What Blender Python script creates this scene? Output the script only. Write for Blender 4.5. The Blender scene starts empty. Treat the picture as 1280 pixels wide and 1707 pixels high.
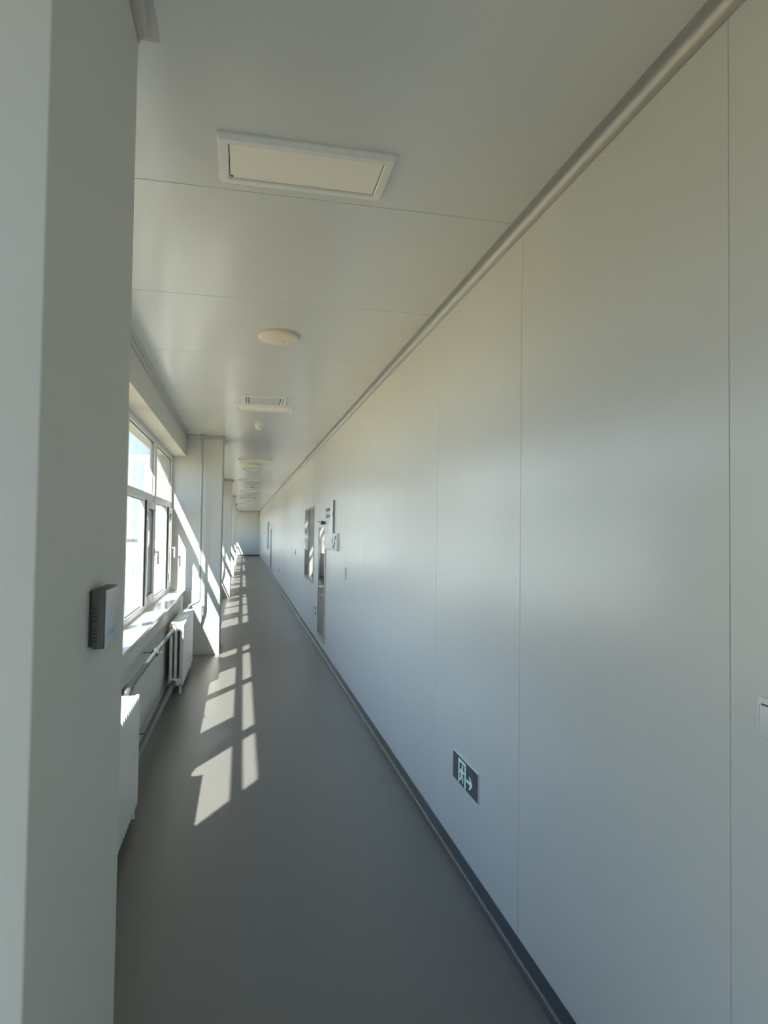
import bpy, bmesh, math
from mathutils import Vector, Matrix

scene = bpy.context.scene
COL = scene.collection

# ------------------------------------------------------------------ camera
F_PX, CX, CY = 1090.0, 640.0, 853.5          # focal length and centre in pixels of the 1280x1707 frame
def _ray(x, y):
    return Vector(((x - CX) / F_PX, -(y - CY) / F_PX, -1.0))
_fwd = _ray(404.2, 884.0).normalized()        # corridor axis
_up = _ray(404.2, 884.0).cross(_ray(1404.2, 897.2)).normalized()
if _up.y < 0: _up = -_up
_right = _fwd.cross(_up)
EYE = 1.65
M = Matrix((_right, _fwd, _up)).to_4x4()
M.translation = Vector((0, 0, EYE))
cam_data = bpy.data.cameras.new('camera')
cam_data.sensor_fit = 'HORIZONTAL'
cam_data.sensor_width = 36.0
cam_data.lens = 36.0 * F_PX / 1280.0
cam_data.clip_start = 0.02
cam_data.clip_end = 900
cam = bpy.data.objects.new('camera', cam_data)
cam.matrix_world = M
COL.objects.link(cam)
scene.camera = cam

# ------------------------------------------------------------------ light
SUN_DIR = Vector((1.0, 1.8, -2.1)).normalized()
sun_data = bpy.data.lights.new('sun', 'SUN')
sun_data.energy = 23.0
sun_data.angle = math.radians(0.6)
sun_data.color = (1.0, 0.95, 0.86)
sun = bpy.data.objects.new('sun', sun_data)
sun.rotation_euler = SUN_DIR.to_track_quat('-Z', 'Y').to_euler()
sun.location = (-20, -30, 40)
COL.objects.link(sun)

world = bpy.data.worlds.new('sky')
scene.world = world
world.use_nodes = True
wn = world.node_tree
wn.nodes.clear()
w_out = wn.nodes.new('ShaderNodeOutputWorld')
w_bg = wn.nodes.new('ShaderNodeBackground')
w_tc = wn.nodes.new('ShaderNodeTexCoord')
w_sep = wn.nodes.new('ShaderNodeSeparateXYZ')
w_ramp = wn.nodes.new('ShaderNodeValToRGB')
w_ramp.color_ramp.elements[0].position = 0.0
w_ramp.color_ramp.elements[0].color = (0.74, 0.89, 1.0, 1)
w_ramp.color_ramp.elements[1].position = 0.7
w_ramp.color_ramp.elements[1].color = (0.20, 0.48, 1.0, 1)
wn.links.new(w_tc.outputs['Generated'], w_sep.inputs[0])
wn.links.new(w_sep.outputs['Z'], w_ramp.inputs[0])
wn.links.new(w_ramp.outputs[0], w_bg.inputs['Color'])
w_bg.inputs['Strength'].default_value = 3.7
wn.links.new(w_bg.outputs[0], w_out.inputs[0])

vs = scene.view_settings
scene.display_settings.display_device = 'sRGB'
vs.view_transform = 'Standard'
vs.look = 'None'
vs.exposure = -0.17
vs.gamma = 1.0
vs.use_curve_mapping = False
cy = scene.cycles
cy.use_denoising = True
cy.max_bounces = 14
cy.diffuse_bounces = 8
cy.glossy_bounces = 6
cy.transparent_max_bounces = 16
cy.caustics_reflective = False
cy.caustics_refractive = False
cy.sample_clamp_indirect = 6.0

# ------------------------------------------------------------------ materials
def principled(name, color, rough=0.5, metal=0.0, spec=0.5, noise=0.0, nscale=30.0, bump=0.0, bscale=200.0):
    m = bpy.data.materials.new(name)
    m.use_nodes = True
    nt = m.node_tree
    b = nt.nodes['Principled BSDF']
    b.inputs['Base Color'].default_value = (*color, 1)
    b.inputs['Roughness'].default_value = rough
    b.inputs['Metallic'].default_value = metal
    b.inputs['Specular IOR Level'].default_value = spec
    tc = nt.nodes.new('ShaderNodeTexCoord')
    if noise > 0:
        nz = nt.nodes.new('ShaderNodeTexNoise')
        nz.inputs['Scale'].default_value = nscale
        nz.inputs['Detail'].default_value = 4
        rp = nt.nodes.new('ShaderNodeValToRGB')
        rp.color_ramp.elements[0].position = 0.3
        rp.color_ramp.elements[1].position = 0.7
        rp.color_ramp.elements[0].color = (*[c * (1 - noise) for c in color], 1)
        rp.color_ramp.elements[1].color = (*[min(1, c * (1 + noise)) for c in color], 1)
        nt.links.new(tc.outputs['Object'], nz.inputs['Vector'])
        nt.links.new(nz.outputs['Fac'], rp.inputs[0])
        nt.links.new(rp.outputs[0], b.inputs['Base Color'])
    if bump > 0:
        n2 = nt.nodes.new('ShaderNodeTexNoise')
        n2.inputs['Scale'].default_value = bscale
        n2.inputs['Detail'].default_value = 2
        bp = nt.nodes.new('ShaderNodeBump')
        bp.inputs['Strength'].default_value = bump
        bp.inputs['Distance'].default_value = 0.002
        nt.links.new(tc.outputs['Object'], n2.inputs['Vector'])
        nt.links.new(n2.outputs['Fac'], bp.inputs['Height'])
        nt.links.new(bp.outputs[0], b.inputs['Normal'])
    return m

MT = {}
MT['panel'] = principled('wall_panel_enamel', (0.73, 0.73, 0.70), 0.26, spec=0.5, noise=0.01, nscale=3)
MT['ceiling'] = principled('ceiling_panel_enamel', (0.70, 0.70, 0.66), 0.2, spec=0.5, noise=0.01, nscale=3)
MT['plaster'] = principled('painted_plaster', (0.66, 0.66, 0.63), 0.6, spec=0.3, bump=0.12, bscale=120)
MT['vinyl'] = principled('grey_vinyl_floor', (0.168, 0.163, 0.156), 0.32, spec=0.45, noise=0.10, nscale=260, bump=0.08, bscale=350)
MT['cove_vinyl'] = principled('grey_cove_vinyl', (0.07, 0.075, 0.08), 0.28, spec=0.45, noise=0.05, nscale=200)
MT['cornice'] = principled('grey_aluminium_cornice', (0.43, 0.42, 0.395), 0.34, metal=0.35, spec=0.6)
MT['frame'] = principled('white_upvc', (0.80, 0.81, 0.81), 0.3, spec=0.5)
MT['gasket'] = principled('dark_rubber_gasket', (0.03, 0.03, 0.03), 0.6)
MT['stone'] = principled('speckled_stone_sill', (0.62, 0.62, 0.60), 0.16, spec=0.5, noise=0.35, nscale=160)
MT['radiator'] = principled('white_radiator_enamel', (0.80, 0.80, 0.78), 0.38, spec=0.4)
MT['pipe'] = principled('silver_painted_pipe', (0.13, 0.145, 0.14), 0.42, metal=0.0, spec=0.35)
MT['pipewhite'] = principled('white_painted_pipe', (0.42, 0.43, 0.44), 0.35, metal=0.1)
MT['plastic'] = principled('white_plastic', (0.80, 0.80, 0.78), 0.35)
MT['cream'] = principled('aged_cream_plastic', (0.80, 0.71, 0.56), 0.4)
MT['lampframe'] = principled('white_lamp_frame', (0.84, 0.81, 0.75), 0.35)
MT['diffuser'] = principled('opal_diffuser', (0.95, 0.88, 0.77), 0.35, spec=0.4)
MT['lilac'] = principled('pale_lilac_vent_plate', (0.60, 0.59, 0.63), 0.35)
MT['dark'] = principled('black_print', (0.02, 0.022, 0.022), 0.5)
MT['thermo'] = principled('grey_plastic', (0.60, 0.61, 0.64), 0.32)
MT['thermodark'] = principled('dark_grey_plastic', (0.10, 0.10, 0.09), 0.45)
MT['sign'] = principled('dark_sign_face', (0.055, 0.076, 0.09), 0.2, spec=0.5)
MT['signmark'] = principled('pale_green_sign_mark', (0.60, 0.78, 0.74), 0.4)
_b = MT['signmark'].node_tree.nodes['Principled BSDF']      # the symbols of the sign are softly lit from behind
_b.inputs['Emission Color'].default_value = (0.55, 0.85, 0.80, 1)
_b.inputs['Emission Strength'].default_value = 0.22
MT['steel'] = principled('brushed_steel', (0.55, 0.56, 0.57), 0.28, metal=0.8)
MT['greyedge'] = principled('mauve_grey_edge', (0.30, 0.28, 0.30), 0.4)
MT['darkglass'] = principled('dark_room_glass', (0.03, 0.035, 0.035), 0.03, spec=0.8)
MT['facade'] = principled('pale_facade', (0.66, 0.70, 0.74), 0.7, noise=0.06, nscale=0.4)
MT['facadeglass'] = principled('blue_facade_glass', (0.42, 0.55, 0.66), 0.15)
MT['ground'] = principled('sandy_ground', (0.33, 0.235, 0.11), 0.9, noise=0.12, nscale=0.6)
MT['leaf'] = principled('hedge_leaf', (0.16, 0.24, 0.10), 0.8, noise=0.3, nscale=3)

def make_glass():
    m = bpy.data.materials.new('window_glass')
    m.use_nodes = True
    nt = m.node_tree
    nt.nodes.clear()
    out = nt.nodes.new('ShaderNodeOutputMaterial')
    mix = nt.nodes.new('ShaderNodeMixShader')
    tr = nt.nodes.new('ShaderNodeBsdfTransparent')
    tr.inputs[0].default_value = (0.955, 0.985, 0.975, 1)
    gl = nt.nodes.new('ShaderNodeBsdfGlossy')
    gl.inputs['Roughness'].default_value = 0.0
    lw = nt.nodes.new('ShaderNodeLayerWeight')      # Schlick reflectance, the same from both faces
    lw.inputs['Blend'].default_value = 0.5
    pw = nt.nodes.new('ShaderNodeMath'); pw.operation = 'POWER'; pw.inputs[1].default_value = 5.0
    ma = nt.nodes.new('ShaderNodeMath'); ma.operation = 'MULTIPLY_ADD'; ma.inputs[1].default_value = 0.95; ma.inputs[2].default_value = 0.04
    nt.links.new(lw.outputs['Facing'], pw.inputs[0])
    nt.links.new(pw.outputs[0], ma.inputs[0])
    nt.links.new(ma.outputs[0], mix.inputs[0])
    nt.links.new(tr.outputs[0], mix.inputs[1])
    nt.links.new(gl.outputs[0], mix.inputs[2])
    nt.links.new(mix.outputs[0], out.inputs[0])
    return m
MT['glass'] = make_glass()

def make_screen():
    m = bpy.data.materials.new('insect_mesh')
    m.use_nodes = True
    nt = m.node_tree
    nt.nodes.clear()
    out = nt.nodes.new('ShaderNodeOutputMaterial')
    mix = nt.nodes.new('ShaderNodeMixShader')
    mix.inputs[0].default_value = 0.78
    tr = nt.nodes.new('ShaderNodeBsdfTransparent')
    df = nt.nodes.new('ShaderNodeBsdfDiffuse')
    df.inputs[0].default_value = (0.25, 0.26, 0.26, 1)
    nt.links.new(tr.outputs[0], mix.inputs[1])
    nt.links.new(df.outputs[0], mix.inputs[2])
    nt.links.new(mix.outputs[0], out.inputs[0])
    return m
MT['screen'] = make_screen()

# ------------------------------------------------------------------ mesh helpers
class MB:
    def __init__(self):
        self.bm = bmesh.new()
    def box(self, x0, x1, y0, y1, z0, z1, bev=0.0, seg=2):
        vs_ = [self.bm.verts.new(c) for c in ((x0,y0,z0),(x1,y0,z0),(x1,y1,z0),(x0,y1,z0),(x0,y0,z1),(x1,y0,z1),(x1,y1,z1),(x0,y1,z1))]
        fs = [self.bm.faces.new([vs_[i] for i in q]) for q in ((0,3,2,1),(4,5,6,7),(0,1,5,4),(1,2,6,5),(2,3,7,6),(3,0,4,7))]
        if bev > 0:
            es = list({e for f in fs for e in f.edges})
            bmesh.ops.bevel(self.bm, geom=es, offset=bev, segments=seg, affect='EDGES', profile=0.5)
        return self
    def prism(self, pts, axis, a, b):
        """closed 2-D outline extruded along an axis from a to b (pts are the two other axes in xyz order)"""
        def P(p, t):
            if axis == 'x': return (t, p[0], p[1])
            if axis == 'y': return (p[0], t, p[1])
            return (p[0], p[1], t)
        A = [self.bm.verts.new(P(p, a)) for p in pts]
        B = [self.bm.verts.new(P(p, b)) for p in pts]
        n = len(pts)
        for i in range(n):
            self.bm.faces.new((A[i], A[(i+1) % n], B[(i+1) % n], B[i]))
        self.bm.faces.new(list(reversed(A)))
        self.bm.faces.new(B)
        return self
    def cyl(self, p0, p1, r0, r1=None, n=20, caps=True):
        r1 = r0 if r1 is None else r1
        p0, p1 = Vector(p0), Vector(p1)
        d = (p1 - p0).normalized()
        u = d.orthogonal().normalized()
        v = d.cross(u)
        A, B = [], []
        for i in range(n):
            a = 2 * math.pi * i / n
            o = u * math.cos(a) + v * math.sin(a)
            A.append(self.bm.verts.new(p0 + o * r0))
            B.append(self.bm.verts.new(p1 + o * r1))
        for i in range(n):
            self.bm.faces.new((A[i], A[(i+1) % n], B[(i+1) % n], B[i]))
        if caps:
            self.bm.faces.new(list(reversed(A)))
            self.bm.faces.new(B)
        return self
    def lathe(self, prof, n=40, axis='z', origin=(0, 0, 0)):
        """prof: (radius, height) pairs"""
        o = Vector(origin)
        rings = []
        for r, h in prof:
            ring = []
            for i in range(n):
                a = 2 * math.pi * i / n
                c, s = r * math.cos(a), r * math.sin(a)
                p = (c, s, h) if axis == 'z' else ((h, c, s) if axis == 'x' else (c, h, s))
                ring.append(self.bm.verts.new(o + Vector(p)))
            rings.append(ring)
        for k in range(len(rings) - 1):
            for i in range(n):
                self.bm.faces.new((rings[k][i], rings[k][(i+1) % n], rings[k+1][(i+1) % n], rings[k+1][i]))
        self.bm.faces.new(rings[0])
        self.bm.faces.new(rings[-1])
        return self
    def tube(self, path, r, n=14):
        pts = [Vector(p) for p in path]
        rings = []
        u = None
        for i, p in enumerate(pts):
            if i == 0: d = pts[1] - pts[0]
            elif i == len(pts) - 1: d = pts[-1] - pts[-2]
            else: d = (pts[i+1] - p).normalized() + (p - pts[i-1]).normalized()
            d.normalize()
            if u is None: u = d.orthogonal().normalized()
            else:
                u = u - d * u.dot(d)
                u.normalize()
            v = d.cross(u)
            rings.append([self.bm.verts.new(p + (u * math.cos(2*math.pi*k/n) + v * math.sin(2*math.pi*k/n)) * r) for k in range(n)])
        for a, b in zip(rings, rings[1:]):
            for k in range(n):
                self.bm.faces.new((a[k], a[(k+1) % n], b[(k+1) % n], b[k]))
        self.bm.faces.new(list(reversed(rings[0])))
        self.bm.faces.new(rings[-1])
        return self
    def sweep(self, path, prof):
        """prof: closed list of (outward offset, z); path: plan points with mitred corners; outward = right of travel"""
        pts = [Vector((p[0], p[1])) for p in path]
        rings = []
        for i, p in enumerate(pts):
            nrm = []
            if i > 0:
                d = (p - pts[i-1]).normalized(); nrm.append(Vector((d.y, -d.x)))
            if i < len(pts) - 1:
                d = (pts[i+1] - p).normalized(); nrm.append(Vector((d.y, -d.x)))
            if len(nrm) == 2:
                m = (nrm[0] + nrm[1])
                m = m / (1 + nrm[0].dot(nrm[1]))
            else: m = nrm[0]
            rings.append([self.bm.verts.new((p.x + m.x * o, p.y + m.y * o, z)) for o, z in prof])
        n = len(prof)
        for a, b in zip(rings, rings[1:]):
            for k in range(n):
                self.bm.faces.new((a[k], a[(k+1) % n], b[(k+1) % n], b[k]))
        self.bm.faces.new(list(reversed(rings[0])))
        self.bm.faces.new(rings[-1])
        return self
    def build(self, name, mat, parent=None, smooth=False, loc=None):
        bmesh.ops.recalc_face_normals(self.bm, faces=self.bm.faces[:])
        me = bpy.data.meshes.new(name)
        self.bm.to_mesh(me)
        self.bm.free()
        me.materials.append(MT[mat] if isinstance(mat, str) else mat)
        if smooth:
            me.polygons.foreach_set('use_smooth', [True] * len(me.polygons))
            me.set_sharp_from_angle(angle=math.radians(38))
        o = bpy.data.objects.new(name, me)
        COL.objects.link(o)
        if parent is not None: o.parent = parent
        if loc is not None: o.location = loc
        return o

def tag(o, label=None, cat=None, group=None, kind=None):
    if label: o['label'] = label
    if cat: o['category'] = cat
    if group: o['group'] = group
    if kind: o['kind'] = kind
    return o

def thing(name, loc, label, cat, group=None, kind=None):
    o = bpy.data.objects.new(name, None)
    o.empty_display_size = 0.1
    o.location = loc
    COL.objects.link(o)
    return tag(o, label, cat, group, kind)

def dup(root, loc, label, group=None, rotz=None):
    r = root.copy()
    COL.objects.link(r)
    r.location = loc
    if rotz is not None: r.rotation_euler.z = rotz
    r['label'] = label
    if group: r['group'] = group
    for ch in list(root.children):
        c = ch.copy(); COL.objects.link(c); c.parent = r
        for g in list(ch.children):
            d = g.copy(); COL.objects.link(d); d.parent = c
    return r

# ------------------------------------------------------------------ dimensions
WR = 1.086            # right wall plane
H = 2.905             # ceiling
XC = -0.2775          # corridor face of the columns
XW = -0.745           # inner face of the window wall
XG = -0.944           # glass plane
XO = -1.121           # outer face of the window wall
SILL, HEAD = 0.85, 2.62
LOW = 0.13              # sill of the unseen glazing beside the viewer, lowered to light the near column
Y0, Y1 = -2.3, 43.5   # near and far end of the corridor
COLS = [(0.985, 1.69), (9.0, 9.70), (16.6, 17.3), (24.2, 24.9), (31.7, 32.4), (39.2, 39.9)]
# window bays: (start, end) of each opening; each ends against the near face of the next column
BAYS = [(0.36, 0.985), (2.22, 9.0), (9.9, 16.6), (17.5, 24.2), (25.1, 31.7), (32.6, 39.2), (40.0, 43.3)]  # first opening is made narrow to keep its light off the right wall

# ------------------------------------------------------------------ room shell
tag(MB().box(XO, WR + 0.12, Y0 - 0.12, Y1 + 0.12, -0.15, 0.0).build('floor', 'vinyl'),
    'dark grey vinyl corridor floor', 'floor', kind='structure')

# right wall: sandwich panels 1.15 m wide with fine recessed joints
SEAM0, PITCH = 1.292, 1.15
seams = []
k = -7
while SEAM0 + k * PITCH < Y1:
    s = SEAM0 + k * PITCH
    if s > Y0 + 0.1: seams.append(s)
    k += 1
def grooved(a, b, g, d):
    """outline (t, depth) from a to b with a narrow groove at each joint"""
    pts = [(a, 0.0)]
    for s in seams:
        pts += [(s - g, 0.0), (s - g * 0.5, d), (s + g * 0.5, d), (s + g, 0.0)]
    pts.append((b, 0.0))
    return pts
out = [(WR + dd, y) for y, dd in grooved(Y0, Y1, 0.0022, 0.003)]
out += [(WR + 0.12, Y1), (WR + 0.12, Y0)]
tag(MB().prism(out, 'z', 0.0, H).build('wall_right', 'panel'), 'long right wall of pale enamelled panels with fine joints', 'wall', kind='structure')
out = [(y, H + dd) for y, dd in grooved(Y0, Y1, 0.0028, 0.005)]
out += [(Y1, H + 0.12), (Y0, H + 0.12)]
tag(MB().prism(out, 'x', XO, WR + 0.12).build('ceiling', 'ceiling'), 'glossy pale panel ceiling of the corridor', 'ceiling', kind='structure')

# left wall with one opening per bay
wl = MB()
wl.box(XO, XW, Y0, BAYS[0][0], 0.0, SILL - 0.035); wl.box(XO, XW, BAYS[0][0], BAYS[0][1], 0.0, LOW - 0.035); wl.box(XO, XW, BAYS[0][1], Y1, 0.0, SILL - 0.035)
wl.box(XO, XW, Y0, Y1, HEAD, H)
prev = Y0
for a, b in BAYS:
    wl.box(XO, XW, prev, a, SILL - 0.035, HEAD)
    prev = b
wl.box(XO, XW, prev, Y1, SILL - 0.035, HEAD)
tag(wl.build('wall_left', 'plaster'), 'white plastered window wall on the left side', 'wall', kind='structure')
tag(MB().box(XO, WR + 0.12, Y1, Y1 + 0.12, 0, H).build('wall_far', 'panel'), 'plain end wall closing the far end of the corridor', 'wall', kind='structure')
DX0, DX1, DH = -0.10, 0.96, 2.15      # unseen glazed door, added behind the viewer to light the near column
wn_ = MB()
wn_.box(XO, DX0, Y0 - 0.12, Y0, 0, H); wn_.box(DX1, WR + 0.12, Y0 - 0.12, Y0, 0, H); wn_.box(DX0, DX1, Y0 - 0.12, Y0, DH, H)
tag(wn_.build('wall_near', 'plaster'), 'wall closing the corridor behind the viewer', 'wall', kind='structure')
dr = thing('door_1', (0, Y0 - 0.06, 0), 'glazed door in the end wall behind the viewer', 'door', kind='structure')
fr = MB()
fr.box(DX0, DX0 + 0.06, -0.03, 0.03, 0, DH); fr.box(DX1 - 0.06, DX1, -0.03, 0.03, 0, DH); fr.box(DX0 + 0.06, DX1 - 0.06, -0.03, 0.03, DH - 0.06, DH); fr.box(DX0 + 0.06, DX1 - 0.06, -0.03, 0.03, 0, 0.08)
fr.build('door_frame', 'frame', dr)
MB().box(DX0 + 0.06, DX1 - 0.06, -0.003, 0.003, 0.08, DH - 0.06).build('pane', 'glass', dr)

col_labels = ['near white column carrying the thermostat', 'second white column from the viewer, crossed by window sunlight beside the riser pipe',
              'third white column from the viewer along the window side', 'fourth white column from the viewer along the window side',
              'fifth white column from the viewer along the window side', 'farthest white column before the end wall']
for (a, b), lb in zip(COLS, col_labels):
    tag(MB().box(XW, XC, a, b, 0, H, bev=0.0025).build('column', 'plaster'), lb, 'column', kind='structure')

# cornice: concave cove round beams and columns and along the right wall
def cove(r, z, n=8, up=True):
    pts = [(0.0, z), (0.0, z - r - 0.004 if up else z + r)]
    return pts
C = 0.045
prof = [(0.0, H), (0.0, H - C), (0.003, H - C)]
for i in range(1, 8):
    a = math.pi / 2 * i / 8
    prof.append((C - (C - 0.003) * math.cos(a), H - C + (C - 0.003) * math.sin(a)))
prof += [(C, H - 0.003), (C, H)]
path = [(XW, Y0)]
for a, b in COLS:
    path += [(XW, a), (XC, a), (XC, b), (XW, b)]
path.append((XW, Y1))
tag(MB().sweep(path, prof).build('trim_1', 'cornice', smooth=True), 'grey cove trim under the ceiling around beam and columns', 'trim', kind='structure')
tag(MB().sweep([(WR, Y1), (WR, Y0)], prof).build('trim_2', 'cornice', smooth=True), 'pale cove trim between ceiling and right panel wall', 'trim', kind='structure')
tag(MB().sweep([(XC, Y1), (WR, Y1)], prof).build('trim_3', 'cornice', smooth=True), 'cove trim above the far end wall', 'trim', kind='structure')

# coved skirting
S = 0.07
sk = [(0.0, 0.0), (0.0, S), (0.004, S)]
R = 0.028
for i in range(0, 9):
    a = math.pi / 2 * i / 8
    sk.append((0.004 + R - R * math.cos(a), 0.0015 + R - R * math.sin(a)))
sk += [(0.036, 0.0)]
tag(MB().sweep([(WR, Y1), (WR, Y0)], sk).build('baseboard_right', 'cove_vinyl', smooth=True), 'dark grey coved skirting along the right wall', 'baseboard', kind='structure')
for i, (a, b) in enumerate(COLS):
    tag(MB().sweep([(XC, a + 0.002), (XC, b)], sk).build('baseboard_left', 'cove_vinyl', smooth=True),
        ['dark coved skirting of the near column', 'dark coved skirting at the foot of the second column', 'dark coved skirting at the foot of the third column',
         'dark coved skirting at the foot of the fourth column', 'dark coved skirting at the foot of the fifth column', 'dark coved skirting at the foot of the farthest column'][i],
        'baseboard', kind='structure')
tag(MB().sweep([(XW, Y1), (WR, Y1)], sk).build('baseboard_far', 'cove_vinyl', smooth=True), 'dark skirting along the far end wall', 'baseboard', kind='structure')

# ------------------------------------------------------------------ windows of the left wall
FW = 0.06       # frame width
FX0, FX1 = XG - 0.025, XG + 0.025
TR0, TR1 = 1.93, 2.005     # transom
def pane(root, y0, y1, z0, z1, x=XG, name='pane'):
    return MB().box(x - 0.003, x + 0.003, y0, y1, z0, z1).build(name, 'glass', root)
def gasket(mb, x, y0, y1, z0, z1, w=0.008, t=0.003):
    mb.box(x, x + t, y0, y1, z0, z0 + w); mb.box(x, x + t, y0, y1, z1 - w, z1)
    mb.box(x, x + t, y0, y0 + w, z0 + w, z1 - w); mb.box(x, x + t, y1 - w, y1, z0 + w, z1 - w)
def rect_frame(mb, x0, x1, y0, y1, z0, z1, w, bev=0.004):
    mb.box(x0, x1, y0, y0 + w, z0, z1, bev); mb.box(x0, x1, y1 - w, y1, z0, z1, bev)
    mb.box(x0, x1, y0 + w, y1 - w, z0, z0 + w, bev); mb.box(x0, x1, y0 + w, y1 - w, z1 - w, z1, bev)
def handle(root, y, z):
    mb = MB()
    mb.box(XG + 0.046, XG + 0.056, y - 0.014, y + 0.014, z - 0.035, z + 0.035, 0.003)
    mb.cyl((XG + 0.054, y, z), (XG + 0.086, y, z), 0.009, n=12)
    mb.box(XG + 0.078, XG + 0.094, y - 0.010, y + 0.010, z - 0.125, z + 0.012, 0.004)
    mb.build('window_handle', 'plastic', root, smooth=True)
def hinge(root, y, z):
    MB().cyl((XG + 0.052, y, z - 0.045), (XG + 0.052, y, z + 0.045), 0.009, n=12).build('hinge', 'steel', root, smooth=True)

win_labels = ['white framed corridor window beside the viewer', 'white framed window above the near radiators, granite sill in front',
              'white framed window between second and third column', 'white framed window between third and fourth column',
              'white framed window between fourth and fifth column', 'white framed window between fifth and farthest column',
              'small white framed window beside the far end wall']
for n, (a, b) in enumerate(BAYS):
    root = thing('window_%d' % (n + 1), (0, 0, 0), win_labels[n], 'window', kind='structure')
    small = (b - a) < 5
    sl = LOW if n == 0 else SILL
    mull = [b - 1.68, b - 3.46, b - 5.32] if not small else [b - 1.68]
    mull = [m for m in mull if m > a + 0.25]
    fr = MB()
    rect_frame(fr, FX0, FX1, a, b, sl, HEAD, FW)
    fr.box(FX0, FX1, a + FW, b - FW, TR0, TR1, 0.004)
    MWID = 0.075
    for m in mull:
        fr.box(FX0, FX1 + 0.004, m - MWID, m + MWID, sl + FW, HEAD - FW, 0.004)
    fr.build('window_frame', 'frame', root, smooth=True)
    edges = [a + FW] + [e for m in sorted(mull) for e in (m - MWID, m + MWID)] + [b - FW]
    cells = [(edges[i], edges[i+1]) for i in range(0, len(edges), 2)]
    gk = MB()
    ncell = len(cells)
    for ci, (c0, c1) in enumerate(cells):
        pane(root, c0, c1, TR1, HEAD - FW)
        gasket(gk, XG + 0.006, c0, c1, TR1, HEAD - FW)
        z0, z1 = sl + FW, TR0
        # narrow opening sash with an insect screen in the two middle cells, next to the outer mullions
        rk = ncell - 1 - ci            # counted from the far end
        sash_rng, fix = None, (c0, c1)
        if rk == 1: sash_rng, fix = (c1 - 0.62, c1), (c0, c1 - 0.62)
        elif rk == 2: sash_rng, fix = (c0, c0 + 0.56), (c0 + 0.56, c1)
        elif rk == 0 and n > 0: sash_rng, fix = (c1 - 0.42, c1), (c0, c1 - 0.42)
        if sash_rng is not None:
            s0, s1 = sash_rng
            fr2 = MB()
            rect_frame(fr2, XG - 0.005, XG + 0.045, s0 + 0.008, s1 - 0.008, z0 + 0.004, z1 - 0.004, 0.075)
            sash = fr2.build('sash', 'frame', root, smooth=True)
            pane(sash, s0 + 0.083, s1 - 0.083, z0 + 0.079, z1 - 0.079, x=XG + 0.020)
            g2 = MB(); gasket(g2, XG + 0.026, s0 + 0.083, s1 - 0.083, z0 + 0.079, z1 - 0.079, 0.01)
            g2.box(XG + 0.026, XG + 0.040, s0 - 0.004, s0 + 0.010, z0, z1)
            g2.box(XG + 0.026, XG + 0.040, s1 - 0.010, s1 + 0.004, z0, z1)
            g2.build('gasket', 'gasket', sash)
            if rk in (1, 2):
                MB().box(XG - 0.030, XG - 0.028, s0, s1, z0, z1).build('insect_screen', 'screen', root)
            hy, gy = (s1 - 0.045, s0 + 0.012) if rk != 1 else (s1 - 0.045, s0 + 0.012)
            handle(sash, hy, z0 + 0.50)
            hinge(sash, gy, z0 + 0.15); hinge(sash, gy, z1 - 0.15)
            mpost = s0 if fix[0] < s0 else s1
            fr3 = MB(); fr3.box(FX0, FX1, mpost - 0.03, mpost + 0.03, z0, z1, 0.004)
            fr3.build('mullion', 'frame', root, smooth=True)
        f0, f1 = fix
        pane(root, f0, f1, z0, z1)
        gasket(gk, XG + 0.006, f0, f1, z0, z1)
    gk.build('gasket', 'gasket', root)
    MB().box(XG - 0.03, -0.728, a + 0.001, b - 0.001, sl - 0.034, sl, 0.004).build('window_sill', 'stone', root)

# ------------------------------------------------------------------ radiators
RH = 0.70
def make_section():
    mb = MB()
    # rounded top and bottom headers running the full depth
    mb.box(-0.068, 0.058, -0.027, 0.027, 0.075, 0.145, 0.016, 3)
    for x in (-0.052, -0.006):
        mb.box(x - 0.014, x + 0.014, -0.018, 0.018, 0.13, 0.64, 0.010, 3)
    # front column closed by a flat face plate with rounded edges
    r = 0.0272
    arc = [(r * math.cos(math.pi * i / 12), r * math.sin(math.pi * i / 12)) for i in range(13)]
    mb.prism([(y, RH - r + z) for y, z in arc] + [(y, 0.07 + r - z) for y, z in [(-q[0], q[1]) for q in arc]], 'x', 0.050, 0.070)
    mb.prism([(y * 0.96, RH - 0.006 - r + z) for y, z in arc] + [(-r * 0.96, 0.625), (r * 0.96, 0.625)], 'x', -0.068, 0.050)
    mb.box(0.034, 0.050, -0.018, 0.018, 0.12, 0.64)
    return mb
rad_root = thing('radiator', (-0.63, 7.565, 0), 'white cast iron radiator below the window against the second column', 'radiator', 'white radiators under the window')
NSEC, SP = 23, 0.0575
sec0 = make_section().build('radiator_section', 'radiator', rad_root, smooth=True)
sec0.location.y = -(NSEC - 1) * SP / 2
for i in range(1, NSEC):
    s = sec0.copy(); COL.objects.link(s); s.parent = rad_root
    s.location.y = -(NSEC - 1) * SP / 2 + i * SP
half = NSEC * SP / 2
def leg_mb():
    mb = MB()
    mb.cyl((0, 0, 0), (0, 0, 0.09), 0.017, 0.013, n=14)
    return mb
leg0 = None
for sx in (-0.05, 0.045):
    for sy in (-half + 0.03, half - 0.03):
        if leg0 is None:
            leg0 = leg_mb().build('leg', 'radiator', rad_root, smooth=True); lg = leg0
        else:
            lg = leg0.copy(); COL.objects.link(lg); lg.parent = rad_root
        lg.location = (sx, sy, 0)
for z in (0.66, 0.11):
    for sy in (-1, 1):
        MB().cyl((-0.02, sy * (half - 0.01), z), (-0.02, sy * (half + 0.016), z), 0.027, n=8).build('port_nut', 'pipe', rad_root)
dup(rad_root, (-0.63, 3.36, 0), 'white cast iron radiator just past the near column, its ridged top sunlit')

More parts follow.
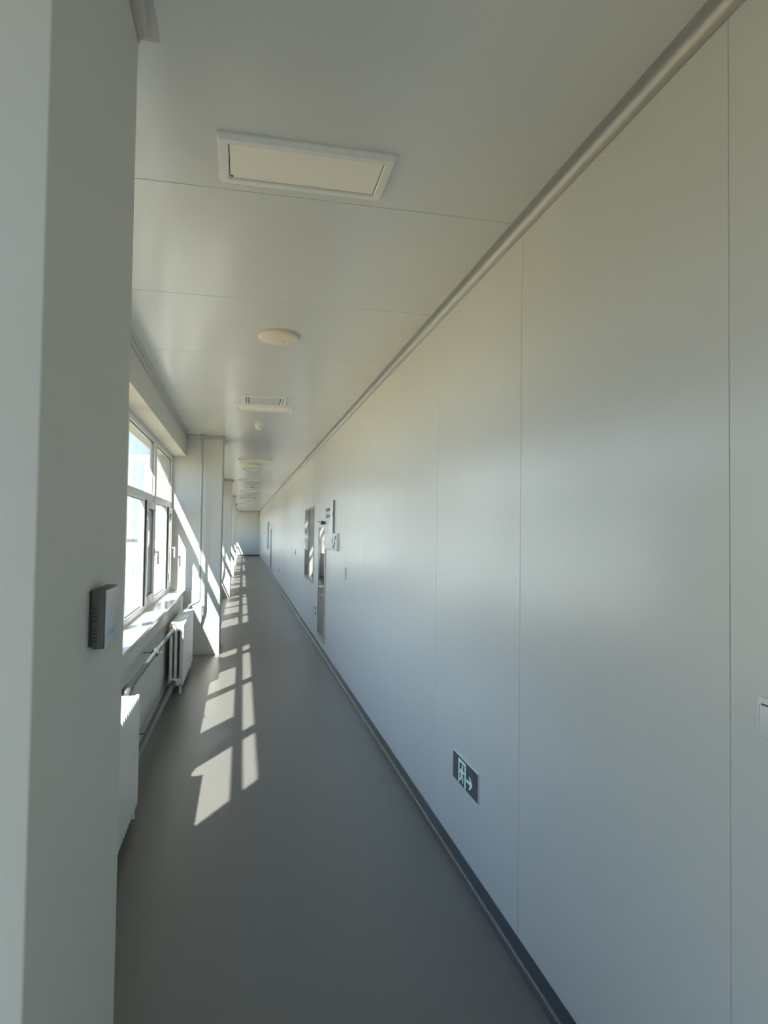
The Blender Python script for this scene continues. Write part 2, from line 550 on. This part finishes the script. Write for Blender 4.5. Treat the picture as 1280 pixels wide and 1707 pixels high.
# ------------------------------------------------------------------ heating pipes
def bend(pts, r, n=6):
    """polyline with rounded corners"""
    P = [Vector(p) for p in pts]
    outp = [P[0]]
    for i in range(1, len(P) - 1):
        a = P[i] + (P[i-1] - P[i]).normalized() * r
        b = P[i] + (P[i+1] - P[i]).normalized() * r
        for k in range(n + 1):
            t = k / n
            outp.append(a * (1-t)**2 + P[i] * 2*t*(1-t) + b * t*t)
    outp.append(P[-1])
    return outp
t = thing('heating_pipe', (-0.65, 4.05, 0.68), 'silver upper heating pipe linking the two radiators below the sill', 'pipe')
MB().tube([(0, 0.10, 0.012), (0, 1.38, 0.0), (0, 2.80, -0.020)], 0.019).build('pipe', 'pipe', t, smooth=True)
MB().tube(bend([(0, -0.011, -0.02), (0, 0.05, -0.02), (0, 0.05, 0.012), (0, 0.16, 0.012)], 0.02), 0.029).build('elbow_fitting', 'pipe', t, smooth=True)
MB().cyl((0, 1.36, 0), (0, 1.44, 0), 0.029, n=16).build('coupling', 'pipe', t, smooth=True)
MB().cyl((-0.095, 1.40, -0.002), (0.05, 1.40, -0.002), 0.004, n=8).build('bracket', 'pipe', t)
v = MB()
v.cyl((0, 2.72, -0.02), (0, 2.81, -0.02), 0.03, n=16)
v.cyl((0, 2.765, -0.02), (0, 2.765, 0.035), 0.016, n=12)
v.cyl((0, 2.765, 0.035), (0, 2.765, 0.05), 0.026, 0.022, n=12)
v.build('radiator_valve', 'cream', t, smooth=True)
t = thing('heating_pipe', (-0.65, 4.05, 0.13), 'silver lower heating pipe near the floor between the two radiators', 'pipe')
MB().tube([(0, -0.011, 0.02), (0, 1.4, 0), (0, 2.82, -0.025)], 0.021).build('pipe', 'pipe', t, smooth=True)
MB().cyl((0, 2.70, -0.024), (0, 2.81, -0.025), 0.031, n=16).build('coupling', 'pipe', t, smooth=True)
MB().cyl((-0.095, 1.1, 0.005), (-0.01, 1.1, 0.005), 0.005, n=8).build('bracket', 'pipe', t)
def riser(x, y, label, tap=True):
    t = thing('riser_pipe', (x, y, 0.72), label, 'pipe')
    MB().tube(bend([(0, 0, H - 0.72), (0, 0, 0), (-0.12, -0.12, -0.05), (-0.12, -0.55, -0.06)], 0.03), 0.017).build('pipe', 'pipewhite', t, smooth=True)
    MB().cyl((0, 0, H - 0.735), (0, 0, H - 0.72), 0.032, n=18).build('ceiling_rosette', 'pipewhite', t, smooth=True)
    MB().cyl((0, 0, 0.43), (0, 0, 0.46), 0.019, n=14).build('coupling', 'pipewhite', t, smooth=True)
    if tap:
        MB().tube(bend([(-0.085, -0.07, -0.03), (-0.085, -0.07, 0.16), (-0.065, -0.07, 0.16), (-0.065, -0.07, 0.07)], 0.012), 0.006).build('air_vent', 'pipewhite', t, smooth=True)
    return t
riser(-0.535, 8.86, 'slim white riser pipe standing in front of the second column')
riser(-0.490, 16.46, 'slim white riser pipe in front of the third column')

# ------------------------------------------------------------------ ceiling fittings
def lamp(name='ceiling_light'):
    t = thing(name, (0.188, 2.2225, H), 'large unlit rectangular panel light nearest the viewer on the ceiling', 'ceiling light', 'panel lights on the ceiling')
    w, d = 0.2925, 0.140
    mb = MB()
    z0, z1, inn = -0.022, 0.0, 0.036
    # bevelled picture frame
    def ring(ww, dd, z): return [mb.bm.verts.new(c) for c in ((-ww, -dd, z), (ww, -dd, z), (ww, dd, z), (-ww, dd, z))]
    r = [ring(w, d, z1), ring(w, d, z1 - 0.006), ring(w - 0.008, d - 0.008, z0), ring(w - inn + 0.004, d - inn + 0.004, z0), ring(w - inn, d - inn, z0 + 0.004), ring(w - inn, d - inn, z1)]
    for p, q in zip(r, r[1:]):
        for i in range(4):
            mb.bm.faces.new((p[i], p[(i+1) % 4], q[(i+1) % 4], q[i]))
    mb.build('lamp_frame', 'lampframe', t)
    MB().box(-(w - inn - 0.003), w - inn - 0.003, -(d - inn - 0.003), d - inn - 0.003, -0.016, -0.012).build('diffuser', 'diffuser', t)
    MB().box(-(w - inn), w - inn, -(d - inn), d - inn, -0.010, -0.004).build('backing', 'gasket', t)
    sc0 = None
    for x in (-0.16, 0.16):
        for y in (-d + 0.018, d - 0.018):
            if sc0 is None:
                sc0 = sc = MB().cyl((0, 0, -0.0015), (0, 0, 0.002), 0.004, n=10).build('screw', 'lampframe', t)
            else:
                sc = sc0.copy(); COL.objects.link(sc); sc.parent = t
            sc.location = (x, y, z0)
    return t
L0 = lamp()
MB().box(-0.252, -0.243, 0.088, 0.096, -0.0175, -0.016).build('corner_clip', 'dark', L0)
ords = ['second', 'third', 'fourth', 'fifth', 'sixth', 'seventh', 'eighth']
for i, y in enumerate((6.72, 11.84, 16.5, 21.4, 26.0, 30.7, 35.3)):
    dup(L0, (0.188, y, H), 'unlit panel light on the ceiling, %s from the viewer' % ords[i])

def disc():
    t = thing('round_ceiling_light', (0.198, 4.20, H), 'large round cream ceiling light beyond the nearest panel light', 'ceiling light', 'round cream ceiling lights')
    MB().lathe([(0.118, 0.0), (0.118, -0.008)], n=48).build('base', 'plastic', t)
    MB().lathe([(0.120, -0.008), (0.127, -0.012), (0.128, -0.020), (0.124, -0.030), (0.112, -0.036), (0.06, -0.040), (0.0005, -0.041)], n=48).build('cover', 'cream', t, smooth=True)
    d = MB()
    d.cyl((0.030, 0.005, -0.0395), (0.030, 0.005, -0.0415), 0.004, n=10)
    d.cyl((0.045, 0.008, -0.039), (0.045, 0.008, -0.0415), 0.005, n=10)
    d.build('indicator', 'dark', t)
    return t
D0 = disc()
for i, y in enumerate((12.6, 19.35, 28.4, 35.9)):
    dup(D0, (0.19, y, H), 'round cream ceiling light, %s from the viewer' % ords[i])

def vent():
    t = thing('ceiling_vent', (0.183, 6.36, H), 'square ceiling vent plate just in front of the second panel light', 'vent', 'square ceiling vents')
    w = 0.205
    fr = MB()
    fr.box(-w, w, -w, -w + 0.03, -0.014, 0, 0.003); fr.box(-w, w, w - 0.03, w, -0.014, 0, 0.003)
    fr.box(-w, -w + 0.03, -w + 0.03, w - 0.03, -0.014, 0, 0.003); fr.box(w - 0.03, w, -w + 0.03, w - 0.03, -0.014, 0, 0.003)
    fr.build('vent_frame', 'plastic', t)
    MB().box(-0.145, 0.145, -w + 0.032, w - 0.032, -0.010, -0.004).build('vent_plate', 'lilac', t)
    MB().box(-w + 0.03, w - 0.03, -w + 0.03, w - 0.03, -0.003, 0.0).build('slot', 'gasket', t)
    for sx in (-1, 1):
        MB().box(sx * 0.160 - 0.007, sx * 0.160 + 0.007, -w + 0.032, w - 0.032, -0.012, -0.003).build('slat', 'plastic', t)
    return t
V0 = vent()
dup(V0, (0.180, 13.70, H), 'square ceiling vent plate in the middle distance')

def detector():
    t = thing('smoke_detector', (0.168, 7.91, H), 'small white smoke detector dome just behind the second panel light', 'smoke detector', 'smoke detectors')
    MB().lathe([(0.050, 0), (0.050, -0.012), (0.046, -0.018)], n=28).build('base', 'plastic', t, smooth=True)
    MB().lathe([(0.044, -0.018), (0.043, -0.034), (0.036, -0.046), (0.020, -0.053), (0.0005, -0.054)], n=28).build('dome', 'plastic', t, smooth=True)
    s = MB()
    for i in range(12):
        a = 2 * math.pi * i / 12
        x, y = 0.0415 * math.cos(a), 0.0415 * math.sin(a)
        s.cyl((x, y, -0.037), (x * 1.04, y * 1.04, -0.037), 0.004, n=8)
    s.build('sensor_slot', 'dark', t)
    return t
S0 = detector()
dup(S0, (0.130, 23.2, H), 'small white smoke detector dome far along the ceiling')

# ------------------------------------------------------------------ thermostat on the near column
t = thing('thermostat', (XC, 1.372, 1.48), 'grey thermostat box mounted on the near column', 'thermostat')
MB().box(0.0, 0.005, -0.056, 0.056, -0.052, 0.052).build('back_plate', 'dark', t)
MB().box(0.005, 0.029, -0.062, 0.062, -0.056, 0.056, 0.004).build('housing', 'thermodark', t, smooth=True)
MB().box(0.0285, 0.033, -0.060, 0.060, -0.054, 0.054, 0.002).build('front_cover', 'thermo', t, smooth=True)
MB().box(0.033, 0.0335, -0.030, 0.030, 0.004, 0.038).build('display', 'lilac', t)
vt = MB()
for z in (0.026, 0.019, 0.012, 0.005, -0.002, -0.020, -0.027, -0.034, -0.041):
    vt.box(0.007, 0.016, -0.0626, -0.0615, z - 0.0012, z + 0.0012)
vt.build('vent_slot', 'dark', t)
mk = MB()
for i, y in enumerate((-0.045, -0.028, -0.011, 0.006)):
    mk.box(0.033, 0.0334, y - 0.004, y - 0.0026, -0.034, -0.023)
    mk.box(0.033, 0.0334, y - 0.0026, y + 0.004, -0.0245, -0.023)
    if i: mk.box(0.033, 0.0334, y - 0.0026, y + 0.003, -0.030, -0.0285)
    if i > 1: mk.box(0.033, 0.0334, y - 0.0026, y + 0.004, -0.034, -0.0325)
mk.build('printed_mark', 'thermodark', t)

# ------------------------------------------------------------------ things on the right wall (local x = out of the wall)
def on_wall(name, y, z, label, cat, group=None):
    """local axes: +x along the wall to the viewer's right (towards -Y), +y out of the wall, +z up"""
    t = thing(name, (WR, y, z), label, cat, group)
    t.rotation_euler.z = -math.pi / 2      # local x -> -Y, local y -> +X
    return t
# with that rotation the room side of the wall is local -y

def exit_sign():
    t = on_wall('exit_sign', 3.058, 0.473, 'dark exit sign nearest the viewer low on the right wall', 'exit sign', 'low exit signs on the right wall')
    w, h = 0.182, 0.070
    MB().box(-w, w, -0.006, 0.0, -h, h, 0.002).build('housing', 'plastic', t, smooth=True)
    MB().box(-w + 0.004, w - 0.004, -0.0085, -0.005, -h + 0.005, h - 0.005, 0.0015).build('sign_face', 'sign', t)
    f0, f1 = -0.0092, -0.0083
    m = MB()
    # doorway outline
    m.box(-0.090, -0.076, f0, f1, -0.058, 0.057); m.box(0.002, 0.018, f0, f1, -0.060, 0.057); m.box(-0.076, 0.002, f0, f1, 0.044, 0.057)
    m.build('door_symbol', 'signmark', t)
    m = MB()
    # running figure: head, trunk, arms, legs
    m.lathe([(0.0095, f0), (0.0095, f1)], n=16, axis='y', origin=(-0.030, 0, 0.030))
    def limb(p, q, r=0.0055):
        d = Vector((q[0] - p[0], q[1] - p[1])).normalized(); nn = Vector((-d.y, d.x)) * r
        m.prism([(p[0] + nn.x, p[1] + nn.y), (q[0] + nn.x, q[1] + nn.y), (q[0] - nn.x, q[1] - nn.y), (p[0] - nn.x, p[1] - nn.y)], 'y', f0, f1)
    limb((-0.036, 0.018), (-0.044, -0.014), 0.009)
    limb((-0.036, 0.015), (-0.060, 0.006)); limb((-0.060, 0.006), (-0.066, -0.010), 0.0045)
    limb((-0.034, 0.014), (-0.014, 0.000)); limb((-0.014, 0.000), (-0.004, 0.008), 0.0045)
    limb((-0.043, -0.012), (-0.022, -0.026), 0.006); limb((-0.022, -0.026), (-0.026, -0.050), 0.005)
    limb((-0.045, -0.012), (-0.054, -0.036), 0.006); limb((-0.054, -0.036), (-0.072, -0.044), 0.005)
    m.build('running_figure', 'signmark', t)
    m = MB()
    m.box(0.032, 0.084, f0, f1, -0.020, -0.005)
    m.prism([(0.062, 0.018), (0.080, 0.018), (0.110, -0.012), (0.080, -0.042), (0.062, -0.042), (0.090, -0.012)], 'y', f0, f1)
    m.build('arrow', 'signmark', t)
    return t
E0 = exit_sign()
dup(E0, (WR, 9.85, 0.475), 'dark exit sign low on the wall below the tall window')
dup(E0, (WR, 19.76, 0.475), 'dark exit sign farthest along the right wall')

def plate(y, z, label, cat='switch', name='wall_switch', w=0.043, h=0.043, rockers=2):
    t = on_wall(name, y, z, label, cat)
    MB().box(-w, w, -0.010, 0.0, -h, h, 0.004, 3).build('cover_plate', 'plastic', t, smooth=True)
    for i in range(rockers):
        rw = (2 * w - 0.018) / rockers
        x0 = -w + 0.009 + i * rw
        MB().box(x0 + 0.001, x0 + rw - 0.001, -0.013, -0.009, -h + 0.010, h - 0.010, 0.002).build('rocker', 'plastic', t, smooth=True)
    if rockers:
        MB().box(-w + 0.008, w - 0.008, -0.0101, -0.0095, -h + 0.009, h - 0.009).build('gap', 'dark', t)
    return t
t = plate(1.160, 1.270, 'white wall socket plate at the right edge of the picture', 'socket', 'wall_socket', rockers=0)
MB().box(-0.034, 0.034, -0.0125, -0.0095, -0.034, 0.026, 0.004, 2).build('socket_insert', 'plastic', t, smooth=True)
MB().box(-0.030, 0.030, -0.0105, -0.0098, 0.027, 0.030).build('gap', 'dark', t)
sl = MB()
for x, a in ((0.004, 0.5), (0.024, -0.5), (0.014, 1.57)):
    zc = -0.012 if abs(a) < 1 else 0.008
    sl.box(x - 0.0015, x + 0.0015, -0.0130, -0.0120, zc - 0.007, zc + 0.007)
sl.build('socket_hole', 'dark', t)
t = plate(6.955, 1.205, 'pale push plate switch right of the keypad box', w=0.06, h=0.065)
MB().box(0.046, 0.060, -0.012, -0.009, -0.062, 0.062, 0.002).build('dark_edge', 'greyedge', t)
plate(13.70, 1.215, 'pale light switch on the wall beyond the tall window', w=0.075, h=0.055, rockers=3)

# wall box with printed marks
t = on_wall('wall_box', 8.25, 1.725, 'wide white wall box with dark printed marks', 'box')
w, h = 0.395, 0.305
MB().box(-w, w - 0.012, -0.016, 0.0, -h, h, 0.003).build('body', 'plastic', t, smooth=True)
MB().box(w - 0.012, w, -0.022, 0.0, -h, h, 0.003).build('edge_profile', 'greyedge', t)
MB().box(-w + 0.02, w - 0.012, -0.022, -0.016, -h + 0.018, -h + 0.028).build('bottom_lip', 'plastic', t)
gm = MB()
f0, f1 = -0.0172, -0.0155
def stroke(x0, x1, z0, z1): gm.box(x0, x1, f0, f1, z0, z1)
# two lines of bold print, five characters each, and a thin line between them
for row, z0 in ((0, 0.182), (1, 0.100)):
    for i in range(5):
        cx = -0.335 + i * 0.088
        h_ = 0.040
        stroke(cx, cx + 0.070, z0 + h_ - 0.010, z0 + h_); stroke(cx, cx + 0.070, z0, z0 + 0.010)
        stroke(cx, cx + 0.020, z0, z0 + h_)
        if (i + row) % 2 == 0: stroke(cx + 0.050, cx + 0.070, z0, z0 + h_)
        if row == 0 or i in (0, 4): stroke(cx + 0.026, cx + 0.044, z0 + 0.006, z0 + h_ - 0.006)
stroke(-0.33, 0.08, 0.158, 0.161); stroke(-0.33, 0.10, 0.066, 0.069)
gm.build('printed_mark', 'dark', t)
for z in (0.135, -0.19):
    MB().box(w - 0.024, w - 0.006, -0.030, -0.021, z - 0.03, z + 0.03, 0.003).build('latch', 'steel', t)
MB().box(-0.36, 0.0, -0.018, -0.0155, -0.25, -0.12, 0.002).build('label_plate', 'lampframe', t)

t = on_wall('keypad_box', 7.655, 1.525, 'small white box with three dark characters beside the wide wall box', 'box')
w, h = 0.195, 0.105
MB().box(-w, w, -0.022, 0.0, -h, h, 0.006).build('body', 'plastic', t, smooth=True)
MB().box(w - 0.03, w - 0.008, -0.024, -0.0215, -h + 0.004, h - 0.004).build('side_strip', 'greyedge', t)
gm = MB(); f0, f1 = -0.0232, -0.0215
for i, (cx, cz) in enumerate(((-0.085, -0.055), (-0.010, -0.005), (0.055, 0.050))):
    stroke(cx - 0.05, cx + 0.05, cz + 0.014, cz + 0.022); stroke(cx - 0.05, cx + 0.05, cz - 0.022, cz - 0.014)
    stroke(cx - 0.05, cx - 0.028, cz - 0.02, cz + 0.02); stroke(cx + 0.028, cx + 0.05, cz - 0.02, cz + (0.02 if i != 1 else 0.0))
    stroke(cx - 0.008, cx + 0.010, cz - 0.016, cz + 0.016)
gm.build('printed_mark', 'dark', t)

# glazed emergency break-out panel with its hammer
def glazed_panel(y, label):
    t = on_wall('glass_panel', y, 0.95, label, 'window', 'glazed emergency panels')
    w, h = 0.405, 0.785
    fr = MB()
    fr.box(-w, -w + 0.03, -0.014, 0, -h, h, 0.003); fr.box(w - 0.05, w, -0.014, 0, -h, h, 0.003)
    fr.box(-w + 0.03, w - 0.05, -0.014, 0, -h, -h + 0.045, 0.003); fr.box(-w + 0.03, w - 0.05, -0.014, 0, h - 0.03, h, 0.003)
    fr.build('panel_frame', 'steel', t)
    MB().box(-w + 0.028, w - 0.048, -0.006, -0.001, -h + 0.043, h - 0.028).build('pane', 'darkglass', t)
    return t
G0 = glazed_panel(9.05, 'tall glazed emergency panel with steel frame beside the wide wall box')
dup(G0, (WR, 25.5, 0.95), 'tall glazed emergency panel far along the right wall')
t = on_wall('emergency_hammer', 8.95, 1.775, 'small dark emergency hammer above the tall glazed panel', 'hammer')
MB().cyl((-0.33, -0.030, 0.010), (0.36, -0.030, -0.010), 0.010, n=12).build('hammer_handle', 'thermodark', t, smooth=True)
MB().cyl((0.30, -0.075, -0.012), (0.30, -0.006, -0.012), 0.022, n=14).build('hammer_head', 'thermodark', t, smooth=True)
MB().box(-0.10, -0.02, -0.045, 0.0, -0.02, 0.02, 0.003).build('bracket', 'plastic', t)

def room_window(y, label):
    t = on_wall('viewing_window', y, 1.445, label, 'window', 'viewing windows in the right wall')
    w, h = 0.72, 0.60
    fr = MB()
    fr.box(-w, -w + 0.035, -0.008, 0, -h, h); fr.box(w - 0.035, w, -0.008, 0, -h, h)
    fr.box(-w + 0.035, w - 0.035, -0.008, 0, -h, -h + 0.035); fr.box(-w + 0.035, w - 0.035, -0.008, 0, h - 0.035, h)
    fr.build('window_surround', 'greyedge', t)
    MB().box(-w + 0.033, w - 0.033, -0.006, -0.001, -h + 0.033, h - 0.033).build('pane', 'darkglass', t)
    return t
W0 = room_window(10.89, 'wide mirror like viewing window beyond the glazed emergency panel')
dup(W0, (WR, 28.6, 1.445), 'viewing window far along the right wall')

# ------------------------------------------------------------------ outside
tag(MB().box(-400, XO - 0.02, -300, 500, -4.4, -4.2).build('ground', 'ground'), 'sandy ground outside the windows', 'ground', kind='structure')
b = thing('building', (-34, 150, -4.2), 'pale building with blue window strips seen through the window glass', 'building', kind='structure')
MB().box(-30, 22, 0, 20, 0, 22).build('facade', 'facade', b)
for i in range(9):
    x = -26 + i * 5.2
    MB().box(x, x + 2.2, -0.12, 0.02, 2, 20.5).build('window_strip', 'facadeglass', b)
b = thing('outbuilding', (-27, 48, -4.2), 'low white outbuilding seen through the lower window panes', 'building', kind='structure')  # added sunlit block that covers the tan ground behind the lower panes
MB().box(-8, 24.2, 0, 6, 0, 5.15).build('outbuilding_wall', 'facade', b)
MB().box(-8.2, 24.4, -0.2, 6.2, 5.15, 5.30).build('flat_roof', 'plaster', b)
for i in range(7):
    MB().box(-5 + i * 4.1, -3.2 + i * 4.1, -0.06, 0.02, 1.6, 3.6).build('outbuilding_window', 'facadeglass', b)
